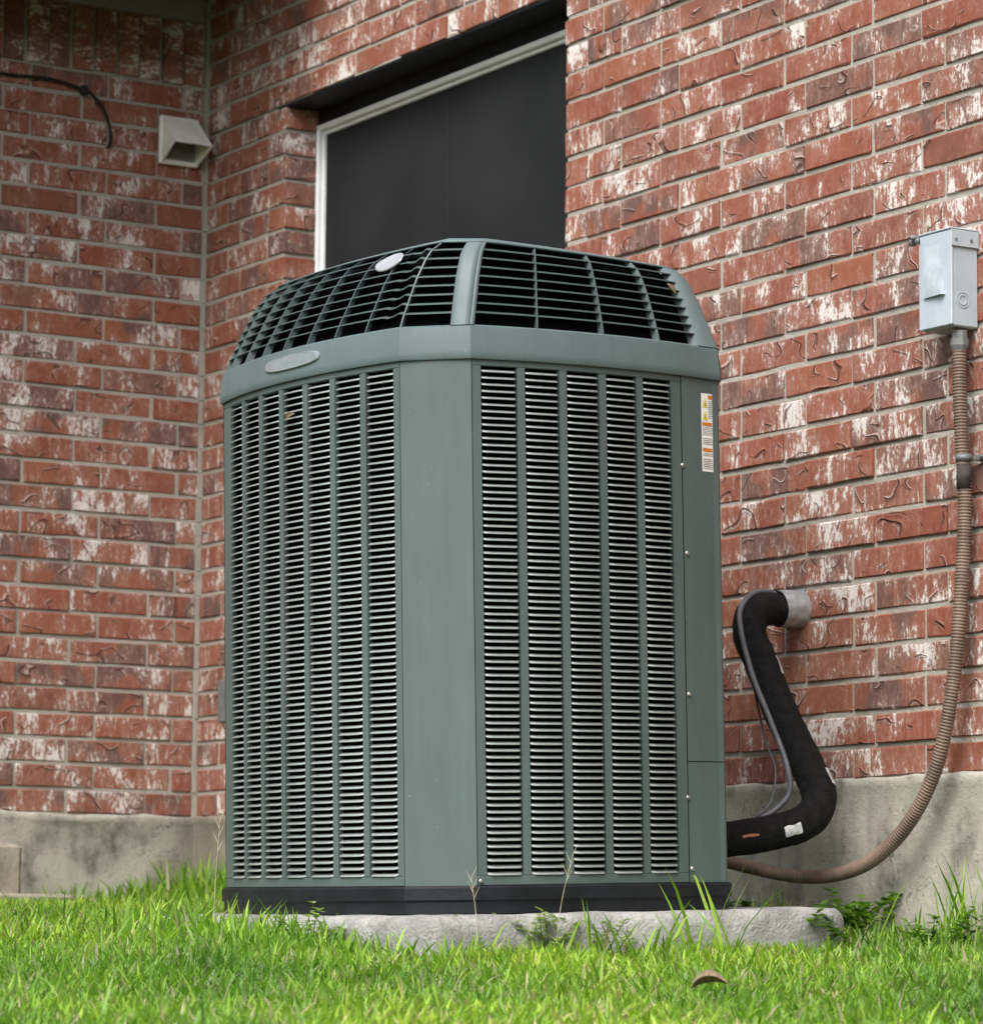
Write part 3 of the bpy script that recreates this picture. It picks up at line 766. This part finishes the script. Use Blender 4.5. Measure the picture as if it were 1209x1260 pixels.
# resample evenly
ds = [0]
for a, b in zip(cps, cps[1:]): ds.append(ds[-1]+(b-a).length)
tot = ds[-1]; NRB = int(tot/.0066); pts = []; rads = []
for i in range(NRB*4+1):
    d = tot*i/(NRB*4); k = min(max(int(np.searchsorted(ds, d))-1, 0), len(cps)-2); t = (d-ds[k])/max(1e-9, ds[k+1]-ds[k])
    pts.append(cps[k].lerp(cps[k+1], t)-co); rads.append(.0138+(.0004, .0016, .0008, -.0016)[i % 4])
m = MB(); m.tube(pts, rads, 14); m.build('conduit_tube', MB_['conduit'], cond, True)
m = MB(); m.tube([(0, 0, .034), (0, 0, .018), (0, 0, .0175), (0, 0, .004), (0, 0, -.006)], [.0165, .0165, .0195, .0195, .0155], 10); m.build('box_connector', MB_['fit'], cond)
sp = Vector((3.426, -.034, .635))
m = MB(); m.tube([sp-co+Vector((0, 0, .006)), sp-co-Vector((0, 0, .006))], .0172, 14); stp = m.build('strap', MB_['fit'], cond, True)
m = MB(); m.bbox(tuple(sp-co+Vector((.012, .018, -.006))), tuple(sp-co+Vector((.05, .034, .006))), .001); m.build('strap_tab', MB_['fit'], cond)
m = MB(); m.tube([sp-co+Vector((.036, .019, 0)), sp-co+Vector((.036, .008, 0))], .005, 6); m.build('strap_screw', MB_['fit'], cond)
m = MB(); c2 = Vector((3.426, -.034, .622))-co; m.tube([c2, c2-Vector((0, 0, .050))], .0152, 14); m.build('splice_sleeve', MB_['sleeve'], cond, True)
# vent hood on the shaded wall
vo = Vector((0, -.09, 1.93)); vent = tag(empty('vent_hood', vo), 'small white plastic vent hood near the corner under the eave', 'vent')
vy0, vy1, vz0, vz1 = -.158, -.035, 1.862, 2.002
m = MB(); m.bbox((.0025, vy0-vo.y, vz0-vo.z), (.018, vy1-vo.y, vz1-vo.z), .003); m.build('mounting_plate', MB_['hood'], vent)
a, b = vy0-vo.y+.006, vy1-vo.y-.004; zt_, zb_ = vz1-vo.z-.006, vz0-vo.z+.004; zf = zt_-.088; D_ = .105
m = MB(); th = .004
outer = [(.0185, a, zt_), (.0185, b, zt_), (D_, b+.004, zf), (D_, a-.004, zf), (.0185, a-.002, zb_), (.0185, b+.002, zb_)]
inner = [(.0185, a+th, zt_-th), (.0185, b-th, zt_-th), (D_-th, b, zf), (D_-th, a, zf), (.0185, a+th, zb_), (.0185, b-th, zb_)]
V_ = outer+inner
m.add(V_, [(0, 1, 2, 3), (3, 4, 0), (1, 5, 2), (6, 9, 8, 7), (9, 6, 10), (7, 8, 11), (3, 2, 8, 9), (4, 3, 9, 10), (2, 5, 11, 8)])
m.build('hood', MB_['hood'], vent)
m = MB(); m.box((.019, a+.01, zb_+.01), (.024, b-.01, zt_-.03)); m.build('flap', MB_['fit'], vent)
# cable on the shaded wall
cable('wall_cable', [(.012, -1.4, 2.045), (.012, -.9, 2.062), (.012, -.655, 2.054), (.013, -.507, 2.059), (.014, -.42, 2.046), (.016, -.372, 2.028), (.018, -.338, 1.99), (.017, -.318, 1.945), (.012, -.313, 1.90), (-.01, -.312, 1.886)], .0048, 'blackw',
      'black cable arching along the shaded brick wall into a hole', 'cable')
m = MB(); m.bbox((.002, -.408, 2.028), (.022, -.388, 2.054), .003); o = m.build('cable_clip', MB_['blackw']); tag(o, 'black clip holding the arching cable to the bricks', 'clip')
# small grey box half hidden behind the unit
m = MB(); m.bbox((.222, -.05, .255), (.31, -.004, .375), .004); o = m.build('outlet_box', MB_['fit'])
tag(o, 'small grey box on bricks, almost hidden behind the air conditioner', 'outlet box')

# ------------------------------------------------------------------ concrete step at the shaded wall
stp = tag(empty('concrete_step', (.2, -1.2, -.235)), 'weathered concrete step block beside the shaded wall foundation', 'step')
m = MB(); m.bbox((-.17, -.85, .0), (.09, .545, .142), .010); m.build('step_block', MB_['step'], stp)
m = MB(); m.bbox((-.18, -.95, -.10), (.20, .690, .010), .008); m.build('step_base', MB_['step'], stp)

# ------------------------------------------------------------------ grass and weeds
AMi = AM.inverted()
def blades(px, py, ln, wd, colr, seed=1, zoff=-.004, bend=1.0):
    """numpy blades: 4 levels, curved strips"""
    r = np.random.default_rng(seed); n = len(px); pz = ground_z(px, py)+zoff
    az = r.uniform(0, 2*np.pi, n); lean = r.uniform(.1, .75, n)*bend; curl = r.uniform(.1, .9, n)*bend
    ca, sa = np.cos(az), np.sin(az); tw = az+np.pi/2+r.normal(0, .5, n); ct, st_ = np.cos(tw), np.sin(tw)
    lv = [0, .35, .7, 1.]; ws = [.75, 1., .72, 0.]; V = np.zeros((n, 7, 3)); x = np.zeros(n); z = np.zeros(n); pv = 0; q = 0
    for i, t in enumerate(lv):
        if i:
            ang = lean+curl*(t+pv)/2*1.3; dl = (t-pv)*ln; x = x+np.sin(ang)*dl; z = z+np.cos(ang)*dl
        pv = t; w_ = wd*ws[i]/2
        for sgn in ((-1, 1) if i < 3 else (0,)):
            V[:, q, 0] = px+ca*x+ct*w_*sgn; V[:, q, 1] = py+sa*x+st_*w_*sgn; V[:, q, 2] = pz+z; q += 1
    b = np.arange(n)[:, None]*7
    quads = np.concatenate([b+np.array([[0, 1, 3, 2]]), b+np.array([[2, 3, 5, 4]])], 1).reshape(-1, 4)
    tris = b+np.array([[4, 5, 6]])
    return V.reshape(-1, 3), quads, tris, np.repeat(colr, 7, 0)
def blade_mesh(name, V, Q, T, C):
    me = bpy.data.meshes.new(name); nv, nq, ntr = len(V), len(Q), len(T)
    me.vertices.add(nv); me.vertices.foreach_set('co', V.astype(np.float32).ravel())
    me.loops.add(nq*4+ntr*3); me.loops.foreach_set('vertex_index', np.concatenate([Q.ravel(), T.ravel()]).astype(np.int32))
    me.polygons.add(nq+ntr); ls = np.concatenate([np.arange(nq)*4, nq*4+np.arange(ntr)*3]).astype(np.int32); me.polygons.foreach_set('loop_start', ls)
    me.polygons.foreach_set('use_smooth', np.ones(nq+ntr, bool))
    me.update(calc_edges=True); at = me.color_attributes.new('col', 'FLOAT_COLOR', 'POINT')
    at.data.foreach_set('color', np.concatenate([C, np.ones((nv, 1))], 1).astype(np.float32).ravel())
    me.materials.append(MB_['leafy']); return me
def grass_cols(n, r, dry=.10):
    base = np.array([[.20, .355, .034], [.27, .44, .048], [.125, .26, .030], [.33, .48, .072], [.22, .38, .085]])
    c = base[r.integers(0, 5, n)]*r.uniform(.75, 1.25, (n, 1)); k = r.random(n) < dry
    c[k] = np.array([.46, .42, .25])*r.uniform(.6, 1.2, (k.sum(), 1)); return c
r = np.random.default_rng(3)
def inside(px, py):
    z = ground_z(px, py); A = np.array(AMi)
    lx = A[0, 0]*px+A[0, 1]*py+A[0, 2]*z+A[0, 3]; ly = A[1, 0]*px+A[1, 1]*py+A[1, 2]*z+A[1, 3]
    padm = (lx > px0-.004) & (lx < px1+.004) & (ly > py0-.004) & (ly < py1+.004)
    stepm = (px < .425) & (py < -.505); wal = (px < .014) | (py > -.014)
    dp = np.maximum(np.maximum(px0-lx, lx-px1), np.maximum(py0-ly, ly-py1))
    return padm | stepm | wal, dp
# lawn: positions along the view direction (e) and across it (l)
n = 215000
e = 5.9-r.random(n)**1.0*5.9; e[:70000] = r.uniform(3.2, 5.6, 70000); l = r.uniform(-2.2, 2.6, n)
l[:70000] = r.uniform(-1.5, 1.8, 70000)
ex, ey = .848, -.53; X = 0+e*ex+l*.53*1.0; Y = 0+e*ey+l*.848
bad, dp = inside(X, Y); kp = ~bad; X, Y, dp = X[kp], Y[kp], dp[kp]; n = len(X)
cl = .5+.5*np.sin(X*7.3+np.sin(Y*5.1)*1.7)*np.sin(Y*8.1+1.3*np.sin(X*4.7))
dw = np.minimum(X, -Y)
ln = r.uniform(.020, .052, n)*(.62+.7*cl)
tall = np.clip(1-dp/.07, 0, 1)*.35+np.clip(1-dw/.16, 0, 1)*.75
ln *= 1+tall*r.random(n)
ln[r.random(n) < .02] *= 1.7
wd = r.uniform(.0024, .0066, n)
C = grass_cols(n, r, .11); patch_ = np.sin(X*2.9+.7)*np.sin(Y*3.7+2.1)+.6*np.sin(X*9.1+Y*3.)*np.sin(Y*11.3-X*2.); C *= (1+.20*patch_)[:, None]*np.stack([1+.10*patch_, np.ones(n), 1-.1*patch_], 1)
shade = np.clip(1-dw/.3, 0, 1)[:, None]; C = C*(1-.0*shade)
thatch = (r.random(n) < .07+.14*np.clip(patch_, 0, 1)) ; ln[thatch] *= .6; C[thatch] = np.array([.42, .37, .22])*r.uniform(.5, 1.1, (thatch.sum(), 1))
PARTS = [blades(X, Y, ln, wd, C, 11)]
# taller tufts left uncut along foundation and pad
def tuft(x, y, n, spread, l0, l1, label, wd0=.004, wd1=.007, dry=.04, bend=.8, seed=1):
    r = np.random.default_rng(seed); px = x+r.normal(0, spread, n); py = y+r.normal(0, spread, n)
    b, _ = inside(px, py); px, py = px[~b], py[~b]; k = len(px)
    V, Q, T, C = blades(px, py, r.uniform(l0, l1, k), r.uniform(wd0, wd1, k), grass_cols(k, r, dry), seed, bend=bend)
    PARTS.append((V, Q, T, C))
for q, (tx, ty_, tn, tl) in enumerate(((.10, -.07, 90, .17), (.22, -.07, 90, .19), (.36, -.07, 80, .17), (.52, -.08, 70, .15), (.08, -.20, 70, .13), (.09, -.33, 60, .11), (.10, -.46, 50, .10), (.70, -.10, 60, .14), (.30, -.25, 60, .11))):
    tuft(tx, ty_, tn, .045, tl*.45, tl, '', .005, .010, .03, .65, seed=60+q)
tuft(2.55, -1.38, 130, .08, .05, .11, '', .004, .008, seed=34)
tuft(2.78, -1.43, 150, .09, .05, .12, '', .004, .008, seed=35)
tuft(3.05, -1.44, 150, .08, .045, .10, '', .004, .008, seed=36)
tuft(3.27, -1.42, 150, .08, .04, .085, '', .004, .008, seed=37)
tuft(3.48, -1.30, 130, .07, .035, .075, '', .004, .008, seed=38)
tuft(3.50, -1.05, 90, .08, .03, .07, '', .004, .008, seed=39)
tuft(2.93, -1.44, 70, .07, .05, .125, 'tall grass tuft standing before the black base of the louvered unit', .005, .008, seed=23)
tuft(3.72, -.12, 60, .10, .10, .22, 'tall thin grass growing below the conduit at the right wall foundation', .003, .006, .1, seed=24, bend=.6)
tuft(3.50, -.09, 26, .035, .09, .22, 'upright grass tuft at foundation under the conduit loop', .004, .008, seed=25, bend=.45)
tuft(3.45, -.66, 12, .03, .14, .24, 'long loose blades beside the corner of the concrete pad', .005, .009, 0, seed=26, bend=.75)
tuft(2.98, -.18, 22, .05, .05, .11, 'grass tuft in the gap between concrete pad and brick wall', seed=27)
tuft(3.47, -.86, 40, .10, .06, .14, 'tall blades leaning over the front of the concrete pad', .005, .008, seed=28)
nv = 0; AV, AQ, AT, AC_ = [], [], [], []
for V, Q, T, C in PARTS: AV.append(V); AQ.append(Q+nv); AT.append(T+nv); AC_.append(C); nv += len(V)
tag(link('grass', blade_mesh('grass', *[np.concatenate(a) for a in (AV, AQ, AT, AC_)])), 'short bright green lawn grass mixed with dry blades', 'grass', kind='stuff')
def weed(x, y, h, ns, spread, lsz, c0, c1, label, seed, z=None):
    r = random.Random(seed); z0 = float(ground_z(x, y)) if z is None else z; W_ = empty('weed', (x, y, z0)); tag(W_, label, 'weed', 'small leafy weeds')
    ms = MB(); V = []; F = []; C = []
    for s_ in range(ns):
        a = r.uniform(0, 6.28); hh = h*r.uniform(.45, 1); ex_ = spread*r.uniform(.3, 1)
        base = Vector((r.gauss(0, spread*.25), r.gauss(0, spread*.25), -.005)); tip = base+Vector((math.cos(a)*ex_, math.sin(a)*ex_, hh))
        if y+tip.y > -.02: tip.y = -.02-y
        mid_ = (base+tip)/2+Vector((0, 0, hh*.12)); path = smooth_path([base, mid_, tip], 4); ms.tube(path, [.0016-.0011*i/8 for i in range(len(path))], 5)
        for q, p in enumerate(path[3:]):
            for _ in range(r.choice((2, 3, 3))):
                b = r.uniform(0, 6.28); L = lsz*r.uniform(.6, 1.2); d = Vector((math.cos(b), math.sin(b), r.uniform(-.15, .6))).normalized(); sd_ = d.cross(Vector((0, 0, 1))).normalized(); nr = sd_.cross(d)
                n = len(V); w_ = L*.36
                V += [p, p+d*L*.35+sd_*w_+nr*L*.06, p+d*L*.75+sd_*w_*.75+nr*L*.05, p+d*L, p+d*L*.75-sd_*w_*.75+nr*L*.05, p+d*L*.35-sd_*w_+nr*L*.06, p+d*L*.5-nr*L*.03]
                F += [(n, n+1, n+6), (n+1, n+2, n+6), (n+2, n+3, n+6), (n+3, n+4, n+6), (n+4, n+5, n+6), (n+5, n, n+6)]
                t = r.random(); cc = [c0[i]+(c1[i]-c0[i])*t for i in range(3)]; C += [cc]*7
    me = bpy.data.meshes.new('leaves'); me.from_pydata(V, [], F); at = me.color_attributes.new('col', 'FLOAT_COLOR', 'POINT')
    at.data.foreach_set('color', np.array([[*c, 1] for c in C], np.float32).ravel()); me.materials.append(MB_['leafy']); link('leaves', me, W_)
    ste = ms.mesh('stems', MB_['leafy']); at = ste.color_attributes.new('col', 'FLOAT_COLOR', 'POINT'); at.data.foreach_set('color', np.tile(np.array([.10, .16, .04, 1], np.float32), len(ste.vertices)))
    link('stems', ste, W_)
G0, G1 = (.055, .14, .02), (.12, .25, .03); P0, P1 = (.26, .33, .14), (.42, .48, .27)
weed(3.14, -.10, .095, 11, .08, .024, G0, G1, 'leafy green weed under the conduit loop by the foundation', 1)
weed(3.22, -.13, .09, 10, .10, .020, G0, (.2, .3, .04), 'low weed with yellowish tips beside the pad end', 2)
weed(2.90, -.20, .07, 6, .07, .022, G0, G1, 'small weed between the pad and the wall under the pipe', 3)
weed(3.40, -1.02, .10, 12, .08, .016, P0, P1, 'pale dusty clover weed before the pad below the right louvers', 4)
weed(3.40, -1.20, .085, 9, .07, .015, P0, P1, 'pale small weed at the pad below the corner post', 5)
weed(3.43, -.88, .075, 8, .06, .015, P0, P1, 'pale low weed against the right end of the pad front', 6)
weed(3.15, -1.37, .095, 9, .07, .016, P0, P1, 'pale feathery weed beside the pad below the left louvers', 7)
weed(3.60, -.20, .10, 12, .10, .018, G0, G1, 'green weed mixed into tall grass at the right foundation', 8)
weed(3.36, -.30, .08, 12, .12, .018, G0, (.18, .28, .04), 'low leafy weed just past the end of the pad', 9)
def stalk(x, y, h, lean, label):
    z0 = float(ground_z(x, y)); m = MB(); p = smooth_path([(0, 0, -.01), (lean*.35, lean*.2, h*.5), (lean, lean*.6, h)], 8); m.tube(p, [.0009-.0005*i/16 for i in range(len(p))], 5)
    t = p[-1]
    for k in range(5): q = p[-1-k]; m.tube([q, q+Vector((.006*(-1)**k, .008*(-1)**k, .022))], [.0007, .0003], 4)
    o = m.build('dry_stalk', MB_['straw']); o.location = (x, y, z0); tag(o, label, 'dry stalk', 'dry grass stalks')
stalk(3.44, -1.02, .19, .03, 'thin dry straw stalk before the right louvers')
stalk(3.42, -1.17, .15, -.015, 'thin dark dry stalk below the corner post')
stalk(2.93, -1.46, .24, .010, 'tall thin dry seed stalk before the left louvers')
# fallen leaves
def leaf(loc, rot, L, W_, label):
    m = MB(); rows = []
    for i in range(9):
        t = i/8; wv = W_*math.sin(math.pi*min(1, t*.96+.02))**.8; z = .12*L*math.sin(math.pi*t)+.01*math.sin(9*t)*L
        rows.append([(L*(t-.5), wv*k, z+abs(k)**1.6*wv*.7) for k in (-1, -.5, 0, .5, 1)])
    m.grid(rows); m.grid([[(p[0], p[1], p[2]-.0006) for p in rr_] for rr_ in rows])
    o = m.build('dead_leaf', MB_['deadleaf'], None, True); o.location = loc; o.rotation_euler = rot; tag(o, label, 'leaf')
leaf((4.42, -1.37, float(ground_z(4.42, -1.37))+.040), (R(12), R(-8), R(50)),   .058, .022, 'curled brown dead leaf lying on the lawn')
pl = AM @ face('L', MLF+3*PIT+.03, .010, ZT-.060)
leaf(tuple(pl), (R(80), R(-20), R(10)), .030, .006, 'small dry leaf caught in the left louvers')
pl = AM @ ring_pt(8.9, .66, .0)
leaf(tuple(pl), (R(70), R(50), R(70)), .026, .005, 'dry leaf scrap stuck in the top grille near the brick wall')
